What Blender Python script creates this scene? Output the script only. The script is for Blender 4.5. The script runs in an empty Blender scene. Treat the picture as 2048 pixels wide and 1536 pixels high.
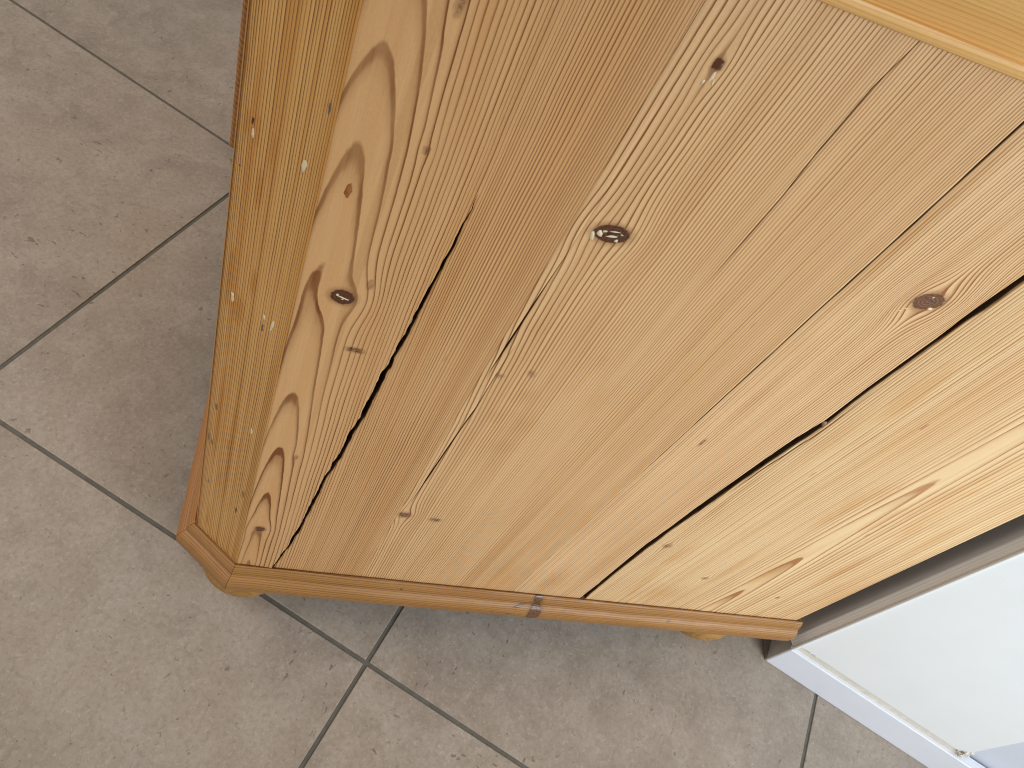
import bpy, math, random
import numpy as np
from mathutils import Matrix, Vector

S = bpy.context.scene
COL = S.collection
# ------------------------------------------------------------------ camera
cam_d = bpy.data.cameras.new('camera')
cam = bpy.data.objects.new('camera', cam_d); COL.objects.link(cam)
R = np.array([[0.93633133, 0.17514944, 0.30431286],
              [-0.02440534, -0.83213621, 0.55403403],
              [0.3502685, -0.52618628, -0.77488063]])     # columns: image right, image down, view
M = Matrix(((R[0][0], -R[0][1], -R[0][2], 0), (R[1][0], -R[1][1], -R[1][2], 0),
            (R[2][0], -R[2][1], -R[2][2], 1.0), (0, 0, 0, 1)))
cam.matrix_world = M
cam_d.sensor_width = 36; cam_d.lens = 1569.39/2048*36
cam_d.clip_start = 0.01; cam_d.clip_end = 100
cam_d.dof.use_dof = True; cam_d.dof.focus_distance = 0.62; cam_d.dof.aperture_fstop = 30.0
S.camera = cam
# ------------------------------------------------------------------ world and lamps (indoors)
w = bpy.data.worlds.new('World'); S.world = w; w.use_nodes = True
bg = w.node_tree.nodes['Background']
bg.inputs[0].default_value = (1.0, 0.95, 0.885, 1); bg.inputs[1].default_value = 0.465
def area(name, loc, target, sx, sy, power, col, spread=180):
    d = bpy.data.lights.new(name, 'AREA'); d.shape = 'RECTANGLE'; d.size = sx; d.size_y = sy
    d.energy = power; d.color = col; d.spread = math.radians(spread)
    o = bpy.data.objects.new(name, d); COL.objects.link(o); o.location = loc
    o.rotation_euler = (Vector(target)-Vector(loc)).to_track_quat('-Z', 'Y').to_euler()
    return o
area('window_light', (1.40, -1.10, 1.10), (0.72, 0.36, 0.40), 1.1, 1.1, 9.5, (0.86, 0.95, 1.0), 76)
area('left_fill_light', (-1.7, 0.65, 1.7), (-0.25, 0.9, 0.1), 1.2, 1.2, 7, (1.0, 0.92, 0.82), 84)  # added warm fill for the corner board and left floor, no visible source
S.view_settings.view_transform = 'Standard'; S.view_settings.look = 'None'
S.view_settings.exposure = 0.0; S.view_settings.gamma = 1.0
S.cycles.max_bounces = 8; S.cycles.filter_width = 1.05; S.cycles.use_denoising = True

# ------------------------------------------------------------------ helpers
rng = np.random.default_rng(7)
def lin(r, g, b):
    f = lambda c: ((c/255+0.055)/1.055)**2.4 if c > 10 else c/255/12.92
    return (f(r), f(g), f(b), 1)
_NT = rng.random((256, 256))
def vnoise(x, y, seed=0):
    x = np.asarray(x, float)+seed*17.31; y = np.asarray(y, float)+seed*7.77
    xi = np.floor(x).astype(int); yi = np.floor(y).astype(int); fx = x-xi; fy = y-yi
    fx = fx*fx*fx*(fx*(fx*6-15)+10); fy = fy*fy*fy*(fy*(fy*6-15)+10)
    g = lambda a, b: _NT[a % 256, b % 256]
    return ((g(xi, yi)*(1-fx)+g(xi+1, yi)*fx)*(1-fy)+(g(xi, yi+1)*(1-fx)+g(xi+1, yi+1)*fx)*fy)*2-1
def sm(a, b, x):
    t = np.clip((np.asarray(x, float)-a)/(b-a), 0, 1); return t*t*(3-2*t)
def poly(pts):
    p = sorted(pts, key=lambda q: q[1]); zz = [q[1] for q in p]; xx = [q[0] for q in p]
    return lambda z: np.interp(z, zz, xx)

def mesh(name, V, F, mat, parent=None, attrs=None, smooth=True, props=None):
    o_par = np.array(parent.location) if parent is not None and parent.type == 'EMPTY' else np.zeros(3)
    if parent is not None and parent.type != 'EMPTY':
        p = parent
        while p.parent: p = p.parent
        o_par = np.array(p.location) if p.type == 'EMPTY' else np.zeros(3)
    V = np.asarray(V, float)-o_par
    me = bpy.data.meshes.new(name); me.from_pydata([tuple(v) for v in V.tolist()], [], [tuple(f) for f in F])
    me.update()
    for k, a in (attrs or {}).items():
        at = me.attributes.new(k, 'FLOAT', 'POINT'); at.data.foreach_set('value', np.asarray(a, np.float32))
    if smooth:
        me.polygons.foreach_set('use_smooth', [True]*len(me.polygons))
    me.materials.append(mat)
    o = bpy.data.objects.new(name, me); COL.objects.link(o)
    if parent: o.parent = parent
    return o
def tag(o, label=None, cat=None, group=None, kind=None):
    for k, v in (('label', label), ('category', cat), ('group', group), ('kind', kind)):
        if v: o[k] = v
    return o
def empty(name, loc):
    o = bpy.data.objects.new(name, None); o.empty_display_size = 0.05; COL.objects.link(o); o.location = loc
    return o
def bevel(o, wdt, seg=2):
    m = o.modifiers.new('bevel', 'BEVEL'); m.width = wdt; m.segments = seg; m.limit_method = 'ANGLE'
    m.angle_limit = math.radians(35)
    return o
def prism(pts, z0, z1):
    n = len(pts); V = [(*p, z0) for p in pts]+[(*p, z1) for p in pts]
    F = [tuple(range(n))[::-1], tuple(range(n, 2*n))]+[(i, (i+1) % n, n+(i+1) % n, n+i) for i in range(n)]
    return V, F

# ------------------------------------------------------------------ node helpers
class NT:
    def __init__(s, name):
        s.m = bpy.data.materials.new(name); s.m.use_nodes = True; s.t = s.m.node_tree
        s.b = s.t.nodes['Principled BSDF']
    def n(s, t, **kw):
        nd = s.t.nodes.new(t)
        for k, v in kw.items(): setattr(nd, k, v)
        return nd
    def link(s, a, b): s.t.links.new(a, b)
    def put(s, sock, v):
        if hasattr(v, 'is_output'): s.link(v, sock)
        elif v is not None: sock.default_value = v
    def math(s, op, a, b=None, c=None, clamp=False):
        nd = s.n('ShaderNodeMath', operation=op); nd.use_clamp = clamp
        for i, v in enumerate((a, b, c)): s.put(nd.inputs[i], v)
        return nd.outputs[0]
    def ramp(s, v, a, b, lo=0., hi=1.):
        nd = s.n('ShaderNodeMapRange', interpolation_type='SMOOTHSTEP')
        for i, q in enumerate((v, a, b, lo, hi)): s.put(nd.inputs[i], q)
        return nd.outputs[0]
    def mix(s, f, a, b, blend='MIX'):
        nd = s.n('ShaderNodeMix', data_type='RGBA', blend_type=blend)
        s.put(nd.inputs[0], f); s.put(nd.inputs[6], a); s.put(nd.inputs[7], b)
        return nd.outputs[2]
    def attr(s, name): return s.n('ShaderNodeAttribute', attribute_name=name).outputs['Fac']
    def coord(s, sx, sy, sz, off=(0, 0, 0), rand=False):
        tc = s.n('ShaderNodeTexCoord'); mp = s.n('ShaderNodeMapping')
        mp.inputs['Scale'].default_value = (sx, sy, sz); mp.inputs['Location'].default_value = off
        src = tc.outputs['Object']
        if rand:
            oi = s.n('ShaderNodeObjectInfo'); va = s.n('ShaderNodeVectorMath', operation='MULTIPLY_ADD')
            cb = s.n('ShaderNodeCombineXYZ')
            for i, k in enumerate((13.0, 29.0, 41.0)): s.link(s.math('MULTIPLY', oi.outputs['Random'], k), cb.inputs[i])
            va.operation = 'ADD'; s.link(src, va.inputs[0]); s.link(cb.outputs[0], va.inputs[1]); src = va.outputs[0]
        s.link(src, mp.inputs['Vector']); return mp.outputs[0]
    def noise(s, vec, scale, detail=3, rough=0.5, dist=0.0):
        nd = s.n('ShaderNodeTexNoise'); nd.inputs['Scale'].default_value = scale
        nd.inputs['Detail'].default_value = detail; nd.inputs['Roughness'].default_value = rough
        nd.inputs['Distortion'].default_value = dist; s.link(vec, nd.inputs['Vector']); return nd.outputs[0]

GRAIN = {'z': (1, 1, 0.03), 'x': (0.03, 1, 1), 'y': (1, 0.03, 1)}
def wood(name, early, late, amber, axis='z', strength=0.85, amber_amt=0.35, soft=0.5, rough=0.46,
         seed=0.0, knotcol=(95, 58, 38), bump=0.35, jit=0.07):
    g = NT(name); gx = GRAIN[axis]
    cf = g.coord(*gx, off=(seed, seed*.7, seed*1.3)); co = g.coord(1, 1, 1, off=(seed, seed, seed))
    ring = g.attr('ring'); kd = g.attr('knot')
    slow = g.noise(cf, 120, 3, .55); mid = g.noise(co, 90, 2)
    r = g.math('ADD', ring, g.math('MULTIPLY', g.math('SUBTRACT', slow, .5), jit*2))
    r = g.math('ADD', r, g.math('MULTIPLY', g.math('SUBTRACT', mid, .5), jit*1.1))
    fr = g.math('FRACT', r); fl = g.math('FLOOR', r)
    wn = g.n('ShaderNodeTexWhiteNoise', noise_dimensions='1D'); g.link(fl, wn.inputs['W']); rnd = wn.outputs[0]
    # one growth ring: pale early wood, slow darkening, abrupt dark late-wood edge
    grad = g.math('MULTIPLY', g.math('POWER', g.ramp(fr, g.math('SUBTRACT', .55, g.math('MULTIPLY', rnd, soft*.8)), .92), 1.3), .55)
    up = g.math('MAXIMUM', grad, g.ramp(fr, .70, .88))
    dn = g.ramp(fr, .935, 1.0, 1.0, 0.0)
    prof = g.math('MULTIPLY', up, dn)
    st = g.math('MULTIPLY', g.math('MULTIPLY_ADD', rnd, .45, .62), strength)
    lowf = g.noise(g.coord(*[q*1.0 for q in (7, 7, 7)], off=(seed*3, 1, 2)), 1.0, 2)
    st = g.math('MULTIPLY', st, g.ramp(lowf, .3, .7, .72, 1.12))
    st = g.math('MULTIPLY', st, g.ramp(slow, .3, .7, .75, 1.2))
    lm = g.math('MULTIPLY', prof, st, clamp=True)
    # colours
    fib = g.noise(cf, 900, 3, .6)
    blot = g.noise(g.coord(gx[0]*4 if gx[0] == 1 else .6, gx[1]*4 if gx[1] == 1 else .6, gx[2]*4 if gx[2] == 1 else .6, off=(seed*2, seed, 0)), 9, 4, .6)
    base = g.mix(g.ramp(fib, .35, .68, 0, .42), lin(*early), [c*.84 for c in lin(*early)[:3]]+[1])
    band = g.math('POWER', g.noise(g.coord(*(q if q == 1 else .004 for q in gx), off=(seed, 3, 5)), 46, 3, .6), 1.0)
    base = g.mix(g.ramp(band, .42, .66, 0, .55), base, lin(*[(0.6*e+0.4*a)*.97 for e, a in zip(early, amber)]))
    band2 = g.noise(g.coord(*(q if q == 1 else .006 for q in gx), off=(seed*2, 7, 1)), 130, 2, .6)
    base = g.mix(g.ramp(band2, .50, .68, 0, .5), base, lin(*[0.72*e+0.28*l for e, l in zip(early, late)]))
    fuzz = g.noise(g.coord(*(q if q == 1 else .35 for q in gx), off=(seed, 2, 9)), 1100, 2, .6)
    base = g.mix(g.ramp(fuzz, .40, .66, 0, .22), base, lin(*[min(255, e*1.06) for e in early]))
    am = g.math('MULTIPLY', g.ramp(blot, .52, .72), amber_amt)
    am = g.math('MAXIMUM', am, g.attr('amber'))
    base = g.mix(am, base, lin(*amber))
    c = g.mix(lm, base, lin(*late))
    c = g.mix(g.math('MULTIPLY', am, g.math('MULTIPLY', lm, .6)), c, [q*.6 for q in lin(*late)[:3]]+[1])
    # little dark resin ducts / specks drawn along the grain
    sp = g.noise(g.coord(*(q*1 if q == 1 else .12 for q in gx), off=(seed*5, 0, 3)), 330, 2, .5)
    c = g.mix(g.ramp(sp, .76, .83, 0, .45), c, lin(120, 75, 40))
    # knots
    kring = g.math('FRACT', g.math('MULTIPLY', g.math('ADD', kd, g.math('MULTIPLY', mid, .35)), 4.0))
    kc = g.mix(g.ramp(kring, .35, .9), lin(*knotcol), [q*.55 for q in lin(*knotcol)[:3]]+[1])
    kn = g.noise(co, 420, 3, .6)
    kdd = g.math('ADD', kd, g.math('MULTIPLY', g.math('SUBTRACT', kn, .5), .35))
    kc = g.mix(g.ramp(kdd, .78, 1.0, 0, .6), kc, lin(60, 32, 18))
    halo = g.ramp(kdd, .95, 1.7, .5, 0)
    c = g.mix(halo, c, lin(*[.45*a+.55*b for a, b in zip(knotcol, late)]))
    c = g.mix(g.ramp(kdd, .92, 1.12, 1, 0), c, kc)
    c = g.mix(g.ramp(g.attr('edge'), .2, .8, 0, .92), c, lin(44, 29, 20))      # aged wood in joints and cracks, painted darker to deepen their shade
    g.link(c, g.b.inputs['Base Color'])
    ro = g.math('ADD', g.math('MULTIPLY', lm, -.08), g.ramp(fib, .3, .7, rough-.04, rough+.07))
    g.link(g.math('SUBTRACT', ro, g.ramp(kdd, .9, 1.1, .2, 0)), g.b.inputs['Roughness'])
    g.b.inputs['Specular IOR Level'].default_value = .38
    h = g.math('ADD', g.math('MULTIPLY', lm, .7), g.math('MULTIPLY', fib, .35))
    h = g.math('ADD', h, g.math('MULTIPLY', g.ramp(kdd, .8, 1.1, 0, 1), .4))
    bp = g.n('ShaderNodeBump'); bp.inputs['Strength'].default_value = bump; bp.inputs['Distance'].default_value = .0006
    g.link(h, bp.inputs['Height']); g.link(bp.outputs[0], g.b.inputs['Normal'])
    return g.m

def plain(name, col, rough=.5, var=.12, scale=30, bump=0.0, spec=.5, stretch=(1, 1, 1), dirt=None):
    g = NT(name); co = g.coord(*stretch)
    n = g.noise(co, scale, 5, .6)
    c = g.mix(g.ramp(n, .3, .75, 0, 1), lin(*col), [q*(1-var) for q in lin(*col)[:3]]+[1])
    if dirt:
        d = g.noise(co, dirt[1], 3, .6)
        c = g.mix(g.ramp(d, dirt[2], dirt[2]+.05, 0, dirt[3]), c, lin(*dirt[0]))
    g.link(c, g.b.inputs['Base Color'])
    g.link(g.ramp(n, .2, .8, rough-.06, rough+.06), g.b.inputs['Roughness']); g.b.inputs['Specular IOR Level'].default_value = spec
    if bump:
        bp = g.n('ShaderNodeBump'); bp.inputs['Strength'].default_value = bump; bp.inputs['Distance'].default_value = .001
        g.link(g.noise(co, scale*4, 4, .6), bp.inputs['Height']); g.link(bp.outputs[0], g.b.inputs['Normal'])
    return g.m

def tile_mat():
    g = NT('stone_tile'); co = g.coord(1, 1, 1, rand=True)
    big = g.noise(co, 3.2, 5, .62, .6); med = g.noise(co, 17, 6, .68, .5); fine = g.noise(co, 150, 4, .7)
    c = g.mix(g.ramp(big, .33, .67), lin(156, 143, 130), lin(137, 126, 116))
    c = g.mix(g.ramp(med, .36, .68, 0, .65), c, lin(166, 155, 145))
    c = g.mix(g.ramp(g.noise(co, 9, 6, .7, 1.5), .52, .68, 0, .38), c, lin(120, 110, 101))
    c = g.mix(g.ramp(fine, .42, .70, 0, .4), c, lin(122, 110, 99))
    c = g.mix(g.ramp(g.noise(co, 240, 4, .7, .6), .52, .72, 0, .45), c, lin(187, 177, 167))
    c = g.mix(g.ramp(g.noise(co, 46, 5, .75, 1.2), .60, .70, 0, .40), c, lin(179, 168, 157))
    # travertine-like pits, clustered
    pit = g.noise(g.coord(1, 1.5, 1, off=(3, 1, 0), rand=True), 85, 3, .55, .3)
    where = g.noise(co, 6, 3, .5)
    pm = g.math('MULTIPLY', g.ramp(pit, .655, .70), g.ramp(where, .40, .60))
    pit2 = g.noise(g.coord(1.4, 1, 1, off=(8, 2, 0), rand=True), 210, 2, .5)
    pm2 = g.math('MULTIPLY', g.ramp(pit2, .69, .74), g.ramp(where, .60, .42))
    p = g.math('MAXIMUM', g.math('MULTIPLY', pm, .75), g.math('MULTIPLY', pm2, .7))
    c = g.mix(g.math('MULTIPLY', p, .75), c, lin(77, 68, 62))
    g.link(c, g.b.inputs['Base Color'])
    g.link(g.ramp(med, .3, .7, .40, .52), g.b.inputs['Roughness']); g.b.inputs['Specular IOR Level'].default_value = .4
    bp = g.n('ShaderNodeBump'); bp.inputs['Strength'].default_value = .35; bp.inputs['Distance'].default_value = .0012
    g.link(g.math('SUBTRACT', g.math('MULTIPLY', fine, .25), p), bp.inputs['Height']); g.link(bp.outputs[0], g.b.inputs['Normal'])
    return g.m

# ================================================================== floor
TH = math.radians(-28.5); A = np.array([math.cos(TH), math.sin(TH), 0]); B = np.array([-A[1], A[0], 0])
M_GROUT = plain('grout', (98, 95, 87), .85, .22, 90, .5)
V, F = prism([tuple((A*a+B*b)[:2]) for a, b in ((-3.2, -2.6), (3.6, -2.6), (3.6, 4.2), (-3.2, 4.2))], -.05, -.0016)
floor = tag(mesh('floor', V, F, M_GROUT, smooth=False), kind='structure')
M_TILE = tile_mat(); TS = .6; JW = .0028
def tile_mesh():
    h = TS/2-JW; V, F = prism([(-h, -h), (h, -h), (h, h), (-h, h)], -.012, 0.0)
    me = bpy.data.meshes.new('tile'); me.from_pydata(V, [], F); me.materials.append(M_TILE); return me
tme = tile_mesh(); rr = random.Random(4)
for i in range(-5, 5):
    for j in range(-4, 6):
        a = .043+TS*(i+.5); b = .3145+TS*(j+.5); p = A*a+B*b
        o = bpy.data.objects.new('tile', tme); COL.objects.link(o); o.parent = floor
        o.location = (p[0], p[1], rr.uniform(-.0003, 0.0))
        o.rotation_euler = (0, 0, TH+rr.choice((0, 1, 2, 3))*math.pi/2)
        bevel(o, .0008, 2)

# ================================================================== cabinet
Y0 = .32; XB = .757; YB = 1.30
P0 = np.array([.0135, .32]); P1c = np.array([-.036, .361]); CH = P1c-P0; CL = np.linalg.norm(CH); CD = CH/CL
CN = np.array([CD[1], -CD[0]]);  CN = CN if CN@np.array([-1, -1]) > 0 else -CN
cab = empty('pine_cabinet', (.36, .8, 0))
tag(cab, 'stripped pine cabinet with cracked side boards, chamfered corner and bun feet', 'cabinet')

def side_map(x, z, d): return np.stack([x, Y0+d+0*x, z+0*x], -1)
def cham_map(t, z, d):
    return np.stack([P0[0]+CD[0]*t-CN[0]*d, P0[1]+CD[1]*t-CN[1]*d, z+0*t], -1)

def plank(name, bounds, zr, field, mat, fmap, res=.0016, dz=.004, thick=.019, lift=None, botwave=0.0):
    """bounds: list of (x(z), halfwidth(z), bevel) ; the strips between are one board, slits where halfwidth>0"""
    zs = np.linspace(zr[0], zr[1], int((zr[1]-zr[0])/dz)+1); nz = len(zs)
    V = []; F = []; X = []; Z = []; E = []; off = 0
    for k in range(len(bounds)-1):
        (b0, w0, v0), (b1, w1, v1) = bounds[k], bounds[k+1]
        L = b0(zs)+w0(zs); Rr = b1(zs)-w1(zs); L = np.minimum(L, Rr-.0004)
        be0 = np.minimum(v0, w0(zs)*.9+(v0 if k == 0 else 0)); be1 = np.minimum(v1, w1(zs)*.9+(v1 if k == len(bounds)-2 else 0))
        n = max(2, int(np.mean(Rr-L)/res)); u = np.linspace(0, 1, n+1)
        li, ri = L+be0, Rr-be1
        x = li[:, None]+(ri-li)[:, None]*u[None, :]
        x = np.concatenate([L[:, None], L[:, None], L[:, None], x, Rr[:, None], Rr[:, None], Rr[:, None]], 1); nc = x.shape[1]
        d = np.zeros_like(x); zz = np.repeat(zs[:, None], nc, 1)
        dd = .00022*vnoise(x*18, zz*4, 3)+.00010*vnoise(x*70, zz*9, 5)
        if lift: dd = dd+lift(x, zz)
        d += dd; d[:, 0] = thick; d[:, -1] = thick; d[:, 1] = dd[:, 1]+be0+.0022; d[:, -2] = dd[:, -2]+be1+.0022; d[:, 2] = dd[:, 2]+be0; d[:, -3] = dd[:, -3]+be1
        V.append(fmap(x.ravel(), zz.ravel(), d.ravel())); X.append(x.ravel()); Z.append(zz.ravel())
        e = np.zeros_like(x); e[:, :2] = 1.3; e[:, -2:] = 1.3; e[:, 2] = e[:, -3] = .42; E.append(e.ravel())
        idx = np.arange(nz*nc).reshape(nz, nc)+off
        q = np.stack([idx[:-1, :-1], idx[:-1, 1:], idx[1:, 1:], idx[1:, :-1]], -1).reshape(-1, 4)
        F += q.tolist(); off += nz*nc
    V = np.concatenate(V); X = np.concatenate(X); Z = np.concatenate(Z)
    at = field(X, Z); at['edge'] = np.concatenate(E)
    o = mesh(name, V, F, mat, cab, at, smooth=True)
    o.data.set_sharp_from_angle(angle=math.radians(50))
    return o

def knots_dist(x, z, ks):
    kd = np.full_like(x, 9.)
    for (kx, kz, ax, az, rot, *fl) in ks:
        c, s = math.cos(rot), math.sin(rot); dx = (x-kx); dz = (z-kz)
        u = (c*dx+s*dz)/ax; v = (-s*dx+c*dz)/az
        k = np.sqrt(u*u+v*v)
        kd = np.minimum(kd, np.maximum(k, fl[0]) if fl else k)
    return kd
def knot_warp(x, z, ks, amt=.85):
    s = np.zeros_like(x)
    for (kx, kz, ax, az, rot, *fl) in ks:
        sx = ax*2.1; sz = az*3.6; e = np.exp(-((x-kx)/sx)**2-((z-kz)/sz)**2)
        s += -amt*(x-kx)*e
    return s
def density(x, knots_x, spac):
    """integral of 1/spacing with natural irregularity"""
    xs = np.linspace(-.1, .9, 4001); sp = np.interp(xs, knots_x, spac)
    sp = sp*(1+.30*vnoise(xs*210, xs*0, 11)+.20*vnoise(xs*50, xs*0, 12))
    return np.interp(x, xs, np.cumsum(1/sp)*(xs[1]-xs[0]))
def wig(x, z, a=1.0, s=0):
    return a*(.0011*vnoise(z*4.2, x*9, 21+s)+.00045*vnoise(z*13, x*22, 31+s)+.00018*vnoise(z*38, x*60, 41+s))
def blobs(x, z, bl):
    m = np.zeros_like(x)
    for (bx, bz, sx, sz, a) in bl: m = np.maximum(m, a*np.exp(-((x-bx)/sx)**2-((z-bz)/sz)**2))
    return m

# ---- field of each board -----------------------------------------------------
KN1 = [(.0406, .611, .0076, .0066, -.25), (.0276, .6997, .0001, .0001, 0, 1.5), (.0282, .228, .0048, .0062, 0, .9),
       (.0588, .5578, .0058, .0030, 0, 1.0), (.0597, .7391, .0018, .0026, 0, 1.0), (.0527, .8182, .0020, .0050, 0, 1.06),
       (.0545, .628, .0020, .0040, 0, 1.1), (.0415, .3900, .0018, .0040, 0, 1.08)]
TZ = [.04, .14, .222, .314, .405, .4915, .638, .730, .787, .835, .90]
TN = [.0, 1, 2, 3, 4, 5, 6, 7, 8, 9, 10.2]
def f1(x, z):
    kw = knot_warp(x, z, KN1[:1], 1.0)+knot_warp(x, z, KN1[2:3], .8)+knot_warp(x, z, KN1[4:6], .6)+knot_warp(x, z, KN1[7:], .9)
    xx = x+kw+wig(x, z, .9)
    xc = .0262+.0016*vnoise(z*5, z*0, 2)
    dn = np.interp(z+.006*vnoise(x*45, z*5, 9)+.45*(kw), TZ, TN)
    # rings broad near the heart, tighter to the right; boards straighten out
    q = density(xx, [-.1, .02, .05, .075, .095, .15], [.0050, .0050, .0040, .0029, .0022, .0020])-density(xc, [-.1, .02, .05, .075, .095, .15], [.0050, .0050, .0040, .0029, .0022, .0020])
    r = np.sqrt(q*q+dn*dn*(1-.0*q))
    kd = knots_dist(x, z, KN1)
    am = blobs(x, z, [(.118, .80, .010, .11, .35), (.1, .62, .006, .14, .4), (.03, .19, .012, .03, .25), (.13, .30, .006, .10, .25)])
    return {'ring': 40+r, 'knot': kd, 'amber': am}
KN2 = [(.1757, .716, .0108, .0068, .05), (.1728, .8305, .0028, .0042, 0, .9), (.1574, .3037, .0056, .0060, .1, 1.02),
       (.1885, .301, .0052, .0040, 0, 1.04), (.1638, .5595, .0030, .0026, 0, 1.05), (.1846, .5691, .0024, .0040, 0.4, 1.09)]
def f2(x, z):
    kw = knot_warp(x, z, KN2[:1], .38)+knot_warp(x, z, KN2[1:2], .9)+knot_warp(x, z, KN2[2:3], .8)
    xx = x+kw+wig(x, z, 1.0, 5)
    sp = ([-.1, .15, .17, .20, .24, .30, .34], [.0034, .0034, .0030, .0026, .0023, .0021, .0019])
    q = density(xx, *sp)-density(.1495, *sp)
    # flame tips where the rings run out along the glue joint
    dn = np.interp(z+.003*vnoise(x*50, z*7, 28), [.06, .18, .25, .33, .49, .535, .585, .62, .67, .95], [0, 1, 2, 3, 4, 5, 6, 7, 7.6, 8.])
    q = q+dn*np.exp(-np.clip(q, 0, None)/16)
    kd = knots_dist(x, z, KN2)
    am = blobs(x, z, [(.275, .22, .006, .12, .6), (.30, .19, .008, .07, .55), (.20, .46, .012, .012, .35), (.215, .23, .008, .05, .3), (.315, .17, .01, .05, .3),
                      (.17, .62, .02, .01, .2), (.19, .54, .010, .010, .45), (.205, .50, .012, .014, .4), (.245, .55, .006, .02, .35), (.18, .505, .008, .012, .4), (.225, .60, .006, .012, .3)])
    return {'ring': q, 'knot': kd, 'amber': am}
KN3 = [(.3986, .7283, .0106, .0076, .1), (.3586, .52, .0016, .006, 0, 1.0)]
def f3(x, z):
    kw = knot_warp(x, z, KN3[:1], 1.05)
    xx = x+kw+wig(x, z, .9, 9)
    q = density(xx, [-.1, .33, .36, .43, .5], [.0022, .0020, .0023, .0026, .0026])
    kd = knots_dist(x, z, KN3)
    am = blobs(x, z, [(.362, .60, .006, .05, .35), (.385, .735, .008, .03, .25), (.40, .25, .008, .09, .45), (.37, .17, .012, .04, .55), (.342, .78, .004, .08, .6), (.435, .74, .005, .12, .6)])
    return {'ring': q, 'knot': kd, 'amber': am}
KN4 = [(.446, .3097, .0040, .0050, 0, 1.06), (.5412, .233, .0042, .0036, 0, 1.07), (.6701, .1989, .0028, .0034, 0, .98), (.52, .60, .0014, .004, 0, 1.1),
       (.487, .50, .0012, .004, 0, 1.1), (.637, .40, .0012, .004, 0, 1.08)]
TZ4 = [.02, .12, .2156, .330, .549, .80, .95]; TN4 = [.2, 1.25, 2, 3, 4, 5, 5.6]
def f4(x, z):
    kw = knot_warp(x, z, KN4[:2], .9)
    xx = x+kw+wig(x, z, 1.0, 13)
    sp = ([-.1, .435, .50, .56, .60, .66, .70, .76], [.0027, .0026, .0030, .0034, .0062, .0062, .0056, .0042])
    xc = .6085+.004*vnoise(z*4, z*0, 6)
    q = density(xx, *sp)-density(xc, *sp)
    dn = np.interp(z+.02*vnoise(x*40, z*4, 19), TZ4, TN4)
    r = np.sqrt(q*q+dn*dn)
    kd = knots_dist(x, z, KN4)
    am = blobs(x, z, [(.612, .19, .006, .03, .65), (.605, .29, .007, .045, .5), (.685, .30, .012, .05, .6), (.53, .62, .03, .12, .4), (.74, .22, .02, .10, .45), (.52, .17, .03, .03, .4), (.46, .56, .010, .06, .3)])
    return {'ring': 30+r, 'knot': kd, 'amber': am}
KNC = [(.010, .29, .0016, .006, 0, 1.05), (.055, .33, .0016, .004, 0, 1.05)]
def fc(x, z):
    xx = x+wig(x, z, .8, 17)
    q = density(xx, [-.1, .0, .03, .045, .07, .9], [.0020, .0021, .0024, .0019, .0018, .0018])
    n1 = vnoise(x*190, z*2.0, 51); n2 = vnoise(x*110, z*3.4, 53); n3 = vnoise(x*150, z*26, 57)
    am = np.clip(.50*sm(.1, .8, n1)+.5*sm(.1, .8, n2), 0, .8)
    am = np.maximum(am, .9*np.exp(-((x-.051+.002*vnoise(z*5, z*0, 3))/.0035)**2)*sm(-.7, .5, vnoise(z*7, z*0, 4)))
    am = np.maximum(am, .62*sm(.45, .85, n3)*sm(.02, .03, x))
    return {'ring': q, 'knot': knots_dist(x, z, KNC), 'amber': am}

W1 = wood('pine_heart_board', (207, 161, 111), (118, 68, 28), (190, 130, 66), soft=.22, seed=1.3, strength=1.15, amber_amt=.28)
W2 = wood('pine_middle_board', (217, 176, 128), (134, 84, 44), (196, 146, 88), soft=.15, seed=4.1, strength=1.4, amber_amt=.22)
W3 = wood('pine_pale_board', (226, 188, 142), (148, 96, 52), (200, 150, 92), knotcol=(128, 92, 70), seed=7.7, strength=1.5, amber_amt=.22)
W4 = wood('pine_wide_board', (223, 192, 147), (164, 110, 60), (204, 152, 92), seed=9.9, strength=1.35, amber_amt=.5, soft=.8)
WC = wood('pine_waxed_board', (217, 169, 104), (100, 58, 14), (184, 118, 40), seed=12.4, strength=1.2, amber_amt=.25)

Zb, Zt = .095, .905
zero = lambda z: 0*z
const = lambda c: (lambda z: c+0*z)
def rag(f, amp, s, fr=60):
    return lambda z: f(z)+amp*(vnoise(z*fr, z*0, s)+.6*vnoise(z*fr*3.1, z*0, s+1))
def slit(z0, z1, w, s=0):
    zm = (z0+z1)/2
    return lambda z: w*np.clip(np.minimum((z-z0)/(.02+.10*(z1-z0)), (z1-z)/(.45*(z1-z0))), 0, 1)*np.where((z > z0) & (z < z1), 1, 0)*(1+.35*vnoise(z*45, z*0, s))
CR1 = poly([(.050, .09), (.0522, .1287), (.0612, .1972), (.0668, .2692), (.0709, .3551), (.0755, .3996), (.0779, .4421), (.0809, .4712), (.0832, .5272), (.0856, .5571), (.0882, .5988), (.0897, .6357), (.0919, .6591), (.0922, .6809), (.0937, .7079), (.0945, .91)])
CR1r = rag(CR1, .0006, 71, 95)
cw1 = lambda z: np.interp(z, [.09, .14, .2, .3, .45, .55, .62, .68, .715, .72], [.0009, .0012, .0017, .0017, .0020, .0019, .0013, .0008, .0002, 0])*(1+.28*vnoise(z*55, z*0, 72))
def lift1(x, z):                                   # the lip left of the crack stands a little proud
    d = x-CR1(z); k = sm(.74, .60, z)
    return -k*(.0016*np.exp(-np.clip(-d, 0, None)/.010)*(d < 0))+k*.0005*np.exp(-np.clip(d, 0, None)/.02)*(d > 0)
J0 = poly([(.0134, .09), (.0134, .92)])
J1 = rag(const(.1505), .00012, 75, 30)
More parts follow.
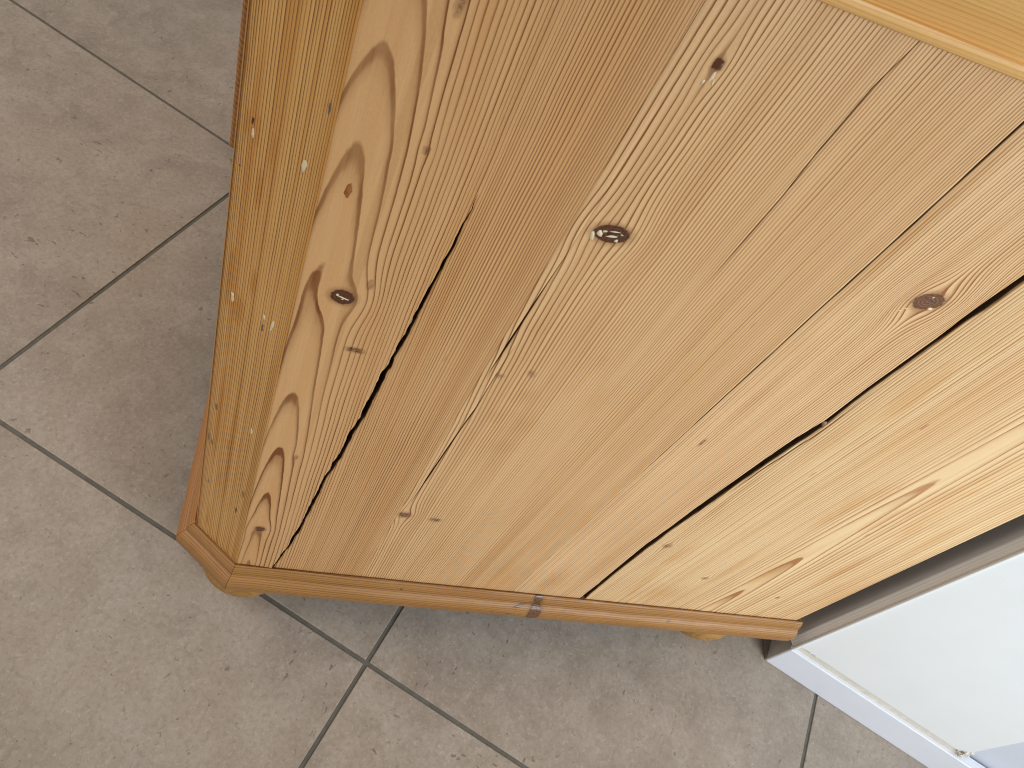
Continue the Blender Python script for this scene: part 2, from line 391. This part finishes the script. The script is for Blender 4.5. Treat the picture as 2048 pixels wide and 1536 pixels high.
plank('plank', [(J0, zero, .0006), (CR1r, cw1, .0004), (J1, const(.00004), .00015)], (Zb, Zt), f1, W1, side_map, lift=lift1)
C2 = poly([(.1502, .30), (.1505, .3255), (.155, .3882), (.1584, .4522), (.1594, .4874), (.1590, .5129), (.1577, .5394), (.1582, .5737), (.1580, .60), (.1553, .6053), (.1565, .6308), (.1568, .6617), (.1577, .6933), (.159, .80)])
C2a = poly([(.1545, .09), (.1545, .42), (.1550, .5638), (.1556, .5865), (.1560, .6053), (.1565, .6308), (.1572, .6617), (.1580, .6933), (.160, .91)])
C2b = poly([(.1555, .09), (.1555, .32), (.1572, .3882), (.1588, .4522), (.1600, .4874), (.1612, .5129), (.1608, .5394), (.1606, .5737), (.1610, .5916), (.164, .91)])
w2a = lambda z: np.maximum(slit(.555, .70, .00065, 3)(z), slit(.66, .80, .00006, 4)(z))
w2b = lambda z: slit(.33, .60, .00055, 5)(z)
C3 = poly([(.252, .09), (.2515, .7725), (.2498, .8049), (.2496, .8459), (.2535, .88), (.254, .91)])
w3 = lambda z: slit(.70, .93, .00030, 7)(z)
J2 = rag(const(.3366), .00025, 77, 25)
j2w = lambda z: np.interp(z, [.1, .40, .55, .70, .80, .9], [.00005, .00010, .00050, .00075, .00085, .0009])*(1+.4*vnoise(z*40, z*0, 6))
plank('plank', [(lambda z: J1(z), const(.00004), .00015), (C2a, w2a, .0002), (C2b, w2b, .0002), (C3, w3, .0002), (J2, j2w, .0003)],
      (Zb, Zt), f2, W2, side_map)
G_up = poly([(.4275, .09), (.4268, .1289), (.4263, .1793), (.4236, .2459), (.4212, .3055), (.4231, .3521), (.4234, .4002), (.4246, .4374), (.4293, .5475), (.4342, .5833), (.433, .6296), (.4339, .6658), (.4348, .6959), (.4343, .7197), (.4345, .7388), (.4362, .7683), (.437, .91)])
G_lo = poly([(.4365, .09), (.4345, .1262), (.4318, .1723), (.4293, .2348), (.4288, .2916), (.4283, .3431), (.4304, .3888), (.4323, .4254), (.4335, .4657), (.4385, .5508), (.4372, .60), (.4366, .6133), (.437, .6531), (.4377, .6902), (.4395, .7161), (.4416, .7336), (.442, .7633), (.4435, .91)])
GU = rag(G_up, .00025, 81, 40); GL = rag(lambda z: G_lo(z)+.0020*sm(.54, .58, z)-.0012*sm(.66, .74, z), .0004, 83, 45)
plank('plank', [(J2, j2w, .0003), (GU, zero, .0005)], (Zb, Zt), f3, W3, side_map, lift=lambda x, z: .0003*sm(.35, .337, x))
SPL = lambda z: GL(z)+.0032+.0006*vnoise(z*20, z*0, 91)
spw = lambda z: np.maximum(slit(.44, .64, .00055, 93)(z), 0)
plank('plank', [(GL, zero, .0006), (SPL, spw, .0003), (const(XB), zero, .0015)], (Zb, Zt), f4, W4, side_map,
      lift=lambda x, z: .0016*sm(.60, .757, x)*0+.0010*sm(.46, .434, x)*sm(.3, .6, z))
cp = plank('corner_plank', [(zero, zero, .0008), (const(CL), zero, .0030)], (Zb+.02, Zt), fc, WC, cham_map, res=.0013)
PLK = [o for o in cab.children if o.name.startswith('plank')]
for o, l in zip(PLK, ('pine board with arched grain and a long dark split', 'pine board with straight tight grain and a flaked knot', 'pale pine board with one brown knot beside the open joint', 'wide pale pine board with broad flame grain at the back')): o['label'] = l
def plank_at(x): return PLK[0] if x < .1505 else PLK[1] if x < .3366 else PLK[2] if x < .4335 else PLK[3]
cp['label'] = 'amber waxed narrow board across the chamfered corner'

# dark core of the carcass, front, back and far side
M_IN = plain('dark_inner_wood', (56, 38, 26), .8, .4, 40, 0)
M_CORE = M_IN
ins = .0195
fp = [(XB-.003, Y0+ins), (.0135+ins*.45, Y0+ins), (-.036+ins, .361+ins*.45), (-.036+ins, YB), (XB-.003, YB)]
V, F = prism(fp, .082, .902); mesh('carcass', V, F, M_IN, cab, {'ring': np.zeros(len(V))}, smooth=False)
def board_box(name, p0, p1, mat, axis, spac=.0028, b=.001, parent=cab):
    p0 = np.array(p0, float); p1 = np.array(p1, float); n = [2, 2, 2]
    V, F = prism([(p0[0], p0[1]), (p1[0], p0[1]), (p1[0], p1[1]), (p0[0], p1[1])], p0[2], p1[2])
    V = np.array(V); t = V[:, (axis+1) % 3]+V[:, (axis+2) % 3]*.63
    o = mesh(name, V, F, mat, parent, {'ring': t/spac, 'knot': np.full(len(V), 9.), 'amber': np.zeros(len(V))}, smooth=False)
    return bevel(o, b, 2)
board_box('front_frame', (-.036, .3618, .095), (-.0165, YB, .905), WC, 2)
WD = wood('pine_drawer_edge', (180, 136, 90), (126, 82, 48), (160, 108, 60), axis='y', seed=20, strength=1.0, amber_amt=.3)
board_box('drawer_front', (-.0408, .3835, .650), (-.0361, YB-.05, .86), WD, 1, .004, .0015)
WT = wood('pine_top', (214, 184, 142), (180, 134, 84), (206, 156, 96), axis='x', seed=22, strength=.5)
V, F = prism([(XB+.006, Y0-.005), (.0135-.002, Y0-.005), (-.036-.005, .361-.002), (-.041, YB+.005), (XB+.006, YB+.005)], .9050, .9178)
V = np.array(V); o = mesh('top_board', V, F, WT, cab, {'ring': V[:, 1]/.004, 'knot': np.full(len(V), 9.), 'amber': np.zeros(len(V))}, smooth=False); bevel(o, .002, 2)

# ---- mouldings swept round the footprint, mitred
PATH = [np.array([XB+.008, Y0]), P0.copy(), P1c.copy(), np.array([-.036, YB])]
def nrm(a, b):
    d = (b-a)/np.linalg.norm(b-a); n = np.array([d[1], -d[0]])
    c = np.array([.36, .8]); return n if (a-c)@n > 0 else -n
NRM = [nrm(PATH[i], PATH[i+1]) for i in range(3)]
def corner_dir(i):
    if i == 0: return NRM[0]
    if i == 3: return NRM[2]
    m = NRM[i-1]+NRM[i]; return m/(m@NRM[i])
def moulding(name, i, prof, mat, knots=(), spac=.003, dent=0.0, seed=0, gap=.0002, roundend=False):
    a, b = PATH[i], PATH[i+1]; ca, cb = corner_dir(i), corner_dir(i+1)
    d = (b-a)/np.linalg.norm(b-a); L = np.linalg.norm(b-a); n = max(10, int(L/.004))
    P = np.array(prof); arc = np.concatenate([[0], np.cumsum(np.linalg.norm(np.diff(P, axis=0), axis=1))])
    V = []; ring = []; xs = []; zs = []
    us = np.linspace(0, 1, n+1)
    for u in us:
        for k, (o, z) in enumerate(prof):
            pa = a+ca*o+d*gap; pb = b+cb*o-d*gap
            if roundend:
                pa = pa+d*(.004*max(0, (o-.012)/.008)**2)
            p = pa+(pb-pa)*u
            s = (p-a)@d
            wv = dent*(vnoise(s*30, arc[k]*60, 61+seed)+.6*vnoise(s*90, arc[k]*120, 62+seed))
            p = p+NRM[i]*wv*(o > .003)
            V.append((p[0], p[1], z+wv*.5)); ring.append((arc[k]+.0020*vnoise(s*7, arc[k]*20, 63+seed)+.0005*vnoise(s*25, arc[k]*40, 66))/spac)
            xs.append(p[0] if i == 0 else -s); zs.append(z)
    m = len(prof); F = []
    for q in range(n):
        for k in range(m-1):
            F.append((q*m+k, q*m+k+1, (q+1)*m+k+1, (q+1)*m+k))
    F.append(tuple(range(m))); F.append(tuple(range(n*m, (n+1)*m))[::-1])
    xs = np.array(xs); zs = np.array(zs)
    kd = knots_dist(xs, zs, list(knots)) if knots else np.full(len(V), 9.)
    am = .5*sm(.2, .8, vnoise(xs*9, zs*120, 65+seed))
    o = mesh(name, V, F, mat, cab, {'ring': ring, 'knot': kd, 'amber': am}, smooth=True)
    o.data.set_sharp_from_angle(angle=math.radians(38))
    return o
BASE = [(-.004, .1238), (.0005, .1240), (.0018, .1260), (.0028, .1262), (.0046, .1248), (.0066, .1215), (.0082, .1170), (.0090, .1145), (.0088, .1132), (.0106, .1126), (.0140, .1105), (.0168, .1068),
        (.0184, .1020), (.0190, .0965), (.0186, .0905), (.0170, .0850), (.0140, .0805), (.0100, .0785), (-.004, .0785)]
WMB = {0: wood('pine_moulding_side', (160, 115, 64), (96, 58, 24), (148, 98, 42), axis='x', seed=30, strength=1.0, amber_amt=.4, knotcol=(104, 68, 38)),
       1: wood('pine_moulding_corner', (160, 117, 72), (106, 68, 36), (150, 100, 50), axis='y', seed=33, strength=.8, amber_amt=.3),
       2: wood('pine_moulding_front', (170, 122, 74), (120, 76, 38), (156, 102, 50), axis='y', seed=36, strength=.7, amber_amt=.4)}
kb = [(.372, .103, .0075, .016, 0), (.371, .1235, .006, .004, 0), (.340, .098, .0028, .0028, .6), (.352, .112, .014, .0011, .25), (.20, .118, .002, .0018, 0), (.56, .110, .003, .0016, 0)]
moulding('base_moulding', 0, BASE, WMB[0], kb, dent=.00035, seed=1, roundend=True)
moulding('base_moulding', 1, BASE, WMB[1], dent=.00025, seed=2)
moulding('base_moulding', 2, BASE, WMB[2], dent=.00025, seed=3)
CORN = [(-.004, .8745), (.0060, .8742), (.0078, .8752), (.0086, .8772), (.0088, .8796), (.0082, .8812), (.0066, .8818), (.0068, .8830), (.0076, .8880), (.0086, .8935), (.0100, .8985),
        (.0118, .9040), (.0124, .9085), (.0120, .9125), (.0104, .9152), (.0070, .9166), (-.004, .9168)]
WCO = {0: wood('pine_cornice_side', (220, 174, 106), (172, 112, 54), (206, 148, 74), axis='x', seed=40, strength=.5, amber_amt=.3),
       1: wood('pine_cornice_front', (216, 166, 96), (170, 108, 48), (204, 142, 66), axis='y', seed=43, strength=.7, amber_amt=.3)}
for i in range(3): moulding('cornice', i, CORN, WCO[min(i, 1)], seed=5+i, spac=.0022)

# ---- bun feet (turned)
WF = wood('pine_turned_foot', (164, 122, 66), (128, 84, 36), (158, 112, 48), axis='x', seed=50, strength=.5, amber_amt=.5)
prof = [(.0, .082), (.036, .082), (.040, .078), (.047, .070), (.0520, .060), (.0535, .050), (.0520, .038), (.047, .024), (.041, .012), (.035, .004), (.033, 0), (0, 0)]
for (cx, cy) in ((.0255, .3635), (.663, .3605), (.03, YB-.08), (.663, YB-.08)):
    n = 40; V = []; F = []
    for r, z in prof:
        for k in range(n): V.append((cx+r*math.cos(2*math.pi*k/n), cy+r*math.sin(2*math.pi*k/n), z))
    for q in range(len(prof)-1):
        for k in range(n): F.append((q*n+k, q*n+(k+1) % n, (q+1)*n+(k+1) % n, (q+1)*n+k))
    V = np.array(V)
    mesh('foot', V, F, WF, cab, {'ring': V[:, 1]/.004, 'knot': np.full(len(V), 9.), 'amber': np.full(len(V), .25)})

# ---- flecks of old filler and paint left on the wood (real slivers, 0.3 mm proud)
M_FLK = plain('old_cream_paint', (226, 210, 176), .6, .25, 300, 0)
M_FLD = plain('resin_dark', (66, 40, 26), .35, .4, 300, 0)
M_PIN = plain('nail_head', (116, 104, 92), .45, .4, 400, 0)
def fleck(name, fmap, x, z, ax, az, rot, mat, s, proud=.00025):
    r = random.Random(s); n = 11; pts = []
    for k in range(n):
        t = 2*math.pi*k/n; q = r.uniform(.55, 1.15); u = ax*math.cos(t)*q; v = az*math.sin(t)*q
        pts.append((x+u*math.cos(rot)-v*math.sin(rot), z+u*math.sin(rot)+v*math.cos(rot)))
    X = np.array([p[0] for p in pts]+[p[0]*.8+x*.2 for p in pts]+[x]); Z = np.array([p[1] for p in pts]+[p[1]*.8+z*.2 for p in pts]+[z])
    D = np.array([.0003]*n+[-proud]*n+[-proud*1.15]); V = fmap(X, Z, D)
    F = [(k, (k+1) % n, n+(k+1) % n, n+k) for k in range(n)]+[(n+k, n+(k+1) % n, 2*n) for k in range(n)]
    mesh(name, V, F, mat, cp if fmap is cham_map else plank_at(x))
FL_S = [(.1660, .7108, .0017, .0044, .35), (.1692, .7140, .0024, .0030, .5), (.1712, .7168, .0020, .0010, .4), (.1762, .7142, .0042, .0011, .25), (.1806, .7118, .0012, .0016, .5),
        (.1768, .7182, .0040, .0005, .15), (.1815, .7172, .0012, .0006, .1),
        (.1738, .8245, .0013, .0030, 0), (.1758, .8215, .0008, .0022, .2), (.1712, .8205, .0008, .0020, -.2),
        (.0372, .612, .0013, .0018, .3), (.0408, .6088, .0010, .0008, .3), (.4052, .7225, .0022, .0018, .3), (.3985, .7325, .0009, .0009, 0), (.3968, .7305, .0008, .0006, 0),
        (.3900, .7180, .0014, .0008, .3), (.3870, .7150, .0012, .0006, .3), (.0455, .1420, .0011, .0030, 0)]
for i, f in enumerate(FL_S): fleck('paint_fleck', side_map, *f, M_FLK, 100+i)
# thin dark checks across the big knots
fleck('check', side_map, .3985, .7300, .0075, .00045, -.25, M_FLD, 301, .0006)
fleck('check', side_map, .1772, .7165, .0070, .0005, .1, M_FLD, 302, .0006)
fleck('check', side_map, .0410, .6105, .0050, .0004, -.3, M_FLK, 303, .0006)
FL_C = [(.0522, .7000, .0012, .0040, M_FLD), (.0512, .6930, .0012, .0050, M_FLK), (.0135, .7005, .0020, .0072, M_FLK), (.0516, .5472, .0018, .0065, M_FLK),
        (.0218, .5560, .0018, .0045, M_FLK), (.0218, .5440, .0012, .0060, M_PIN), (.0142, .5540, .0017, .0085, M_FLK), (.0545, .3937, .0016, .0060, M_PIN), (.0142, .4073, .0014, .0060, M_FLK),
        (.0592, .3348, .0016, .0070, M_PIN), (.0537, .2499, .0013, .0060, M_PIN), (.0050, .7458, .0010, .0050, M_PIN), (.0144, .246, .0010, .0060, M_FLD), (.0578, .6634, .0007, .0015, M_FLD)]
for i, (t, z, ax, az, m) in enumerate(FL_C):
    fleck('paint_fleck' if m is M_FLK else 'nail_head' if m is M_PIN else 'check', cham_map, t, z, ax, az, random.Random(i).uniform(-.15, .15), m, 200+i, .0003)
# splinter hanging in the wide joint, torn fibre and the little knot bridging it
def strip(name, pts, half, depth, proud, mat, attrs=True):
    """thin wavy sliver along (x, z) points in the side plane, real thickness"""
    P = np.array(pts); V = []; F = []; n = len(P)
    for k, (x, z) in enumerate(P):
        h = half*(1 if 0 < k < n-1 else .15)
        for dx, dd in ((-h, depth), (-h, -proud), (h, -proud*.6), (h, depth)): V.append((x+dx, Y0+dd, z))
    for k in range(n-1):
        for q in range(4): F.append((k*4+q, k*4+(q+1) % 4, k*4+4+(q+1) % 4, k*4+4+q))
    F += [(0, 1, 2, 3), tuple(range(4*n-4, 4*n))[::-1]]
    V = np.array(V)
    return mesh(name, V, F, mat, plank_at(P[0][0]), {'ring': V[:, 0]/.002, 'knot': np.full(len(V), 9.), 'amber': np.full(len(V), .2)})
fleck('knot_chip', side_map, .4368, .578, .0030, .0040, .2, plain('knot_brown', (140, 100, 72), .5, .5, 300), 411, .0008)
fleck('knot_chip', side_map, .4372, .5745, .0016, .0016, .2, M_FLD, 412, .0012)

# ================================================================== white wall end with skirting and grey jamb
W0 = np.array([.7882, .2985, 0.])
wall = empty('wall_end', tuple(W0))
tag(wall, 'white painted wall end with white skirting and fluted grey jamb behind the cabinet', 'wall')
M_WHITE = plain('white_wall_paint', (226, 228, 229), .45, .03, 14, .05, .4, dirt=((196, 192, 186), 60, .72, .35))
M_SKIRT = plain('white_skirting', (216, 219, 228), .32, .04, 10, 0, .5)
M_CAULK = plain('cream_caulk', (216, 210, 200), .6, .16, 120, .2, dirt=((150, 140, 128), 160, .70, .5))
M_JAMB = plain('grey_jamb', (240, 240, 242), .42, .08, 20, 0, .5)
M_FLUTE = plain('fluted_trim', (252, 252, 252), .45, .04, 12, 0, .5)
M_BROWN = plain('brown_cut_end', (206, 200, 196), .6, .2, 60, 0, .4, dirt=((70, 58, 50), 220, .72, .8))
M_DARK = plain('dark_foot_trim', (128, 118, 112), .6, .2, 60, 0)
def ab(a, b): p = W0+A*a+B*b; return (p[0], p[1])
def wprism(name, pts, z0, z1, mat, bv=0, smooth=False):
    V, F = prism([ab(*p) for p in pts], z0, z1); o = mesh(name, V, F, mat, wall, smooth=smooth)
    return bevel(o, bv, 3) if bv else o
HW = 2.1
wprism('wall_panel', [(.0045, .0030), (.2850, .0030), (.2850, .13), (.0045, .13)], .0770, HW, M_WHITE, .0018)
wprism('skirting', [(.0004, 0), (.62, 0), (.62, .0160), (.0004, .0160)], 0, .0625, M_SKIRT, .0016)
wprism('caulk_joint', [(.0030, .0052), (.2880, .0052), (.2880, .10), (.0030, .10)], .0620, .0775, M_CAULK)
# corner bead, then the fluted trim on the return face, then the bowed grey jamb
wprism('corner_bead', [(-.0004, .0014), (.0012, .0000), (.0046, .0004), (.0056, .0032), (.0035, .0050), (-.0002, .0042)], .064, HW, M_WHITE, .0006)
fl = [(.006, .0036)]
for k in range(4):                                   # flutes on a slightly splayed face
    b0 = .0036+.0027*k; a0 = .0026-.0021*k
    fl += [(a0+.0006, b0), (a0-.0010, b0+.0005), (a0-.0020, b0+.0016), (a0-.0001, b0+.0019), (a0-.0008, b0+.0026)]
fl += [(-.0062, .0147), (.010, .0147)]
wprism('fluted_trim', fl, .064, HW, M_FLUTE, 0)
jb = [(.02, .0149)]+[(-.0058-.0030*math.sin(math.pi*t)**.8+.004*t, .0149+.25*t) for t in np.linspace(0, 1, 15)]+[(.02, .265)]
wprism('jamb', jb, .0605, HW, M_JAMB, 0, True)
wprism('skirting_end', [(-.0006, .0006), (.0004, .0006), (.0004, .016), (.03, .016), (.03, .25), (-.0006, .25)], 0, .0600, M_BROWN, .0005)
wprism('foot_trim', [(-.0008, .0015), (-.0180, .040), (-.0180, .24), (-.0008, .24)], 0, .0045, M_DARK, .001)
# chipped plaster at the far bottom corner of the wall end
def lump(name, a, b, z, r, mat, s):
    rd = random.Random(s); V = []; F = []; n = 9; m = 6
    for i in range(m+1):
        for k in range(n):
            ph = math.pi*i/m; t = 2*math.pi*k/n; q = r*rd.uniform(.6, 1.15)
            p = W0+A*(a+q*math.sin(ph)*math.cos(t))+B*(b+q*.6*math.sin(ph)*math.sin(t)); V.append((p[0], p[1], z+q*math.cos(ph)))
    for i in range(m):
        for k in range(n): F.append((i*n+k, i*n+(k+1) % n, (i+1)*n+(k+1) % n, (i+1)*n+k))
    return mesh(name, V, F, mat, wall, smooth=False)
for i, (a, b, z, r) in enumerate([(.283, .004, .082, .006), (.290, .006, .074, .006), (.286, .003, .070, .005), (.293, .010, .083, .005), (.279, .004, .076, .004)]):
    lump('plaster_chip', a, b, z, r, M_CAULK, 50+i)
lump('plaster_hole', .2795, .0022, .0815, .0028, M_DARK, 70)
for i, (a, z) in enumerate([(.0, .0652), (.004, .069), (.021, .0775), (.030, .0775)]):
    lump('plaster_chip', a, .003, z, .0022, M_CAULK, 80+i)
gp = empty('grey_panel', tuple(W0+A*.5+B*.08))
tag(gp, 'plain blue-grey panel set back beyond the chipped end of the white wall', 'panel')
M_GP = plain('blue_grey_paint', (200, 204, 214), .5, .04, 12)
V, F = prism([ab(.2862, .022), (ab(.80, .022)), ab(.80, .10), ab(.2862, .10)], 0.0, HW); mesh('panel_board', V, F, M_GP, gp, smooth=False)

fleck('resin_spot', side_map, .0276, .6990, .0026, .0072, .05, plain('amber_resin', (158, 98, 46), .35, .35, 500), 421, .0003)

M_FIB = plain('torn_fibre', (150, 124, 98), .8, .5, 260)
rf = random.Random(9)
for k in range(9):
    z0 = .24+.042*k+rf.uniform(-.01, .01); zz = np.linspace(z0, z0+rf.uniform(.022, .045), 8)
    strip('fibre', [(float(CR1r(z)-cw1(z)*.75+.00035*rf.uniform(-1, 1)), float(z)) for z in zz], .0004, .009, -.0010, M_FIB)
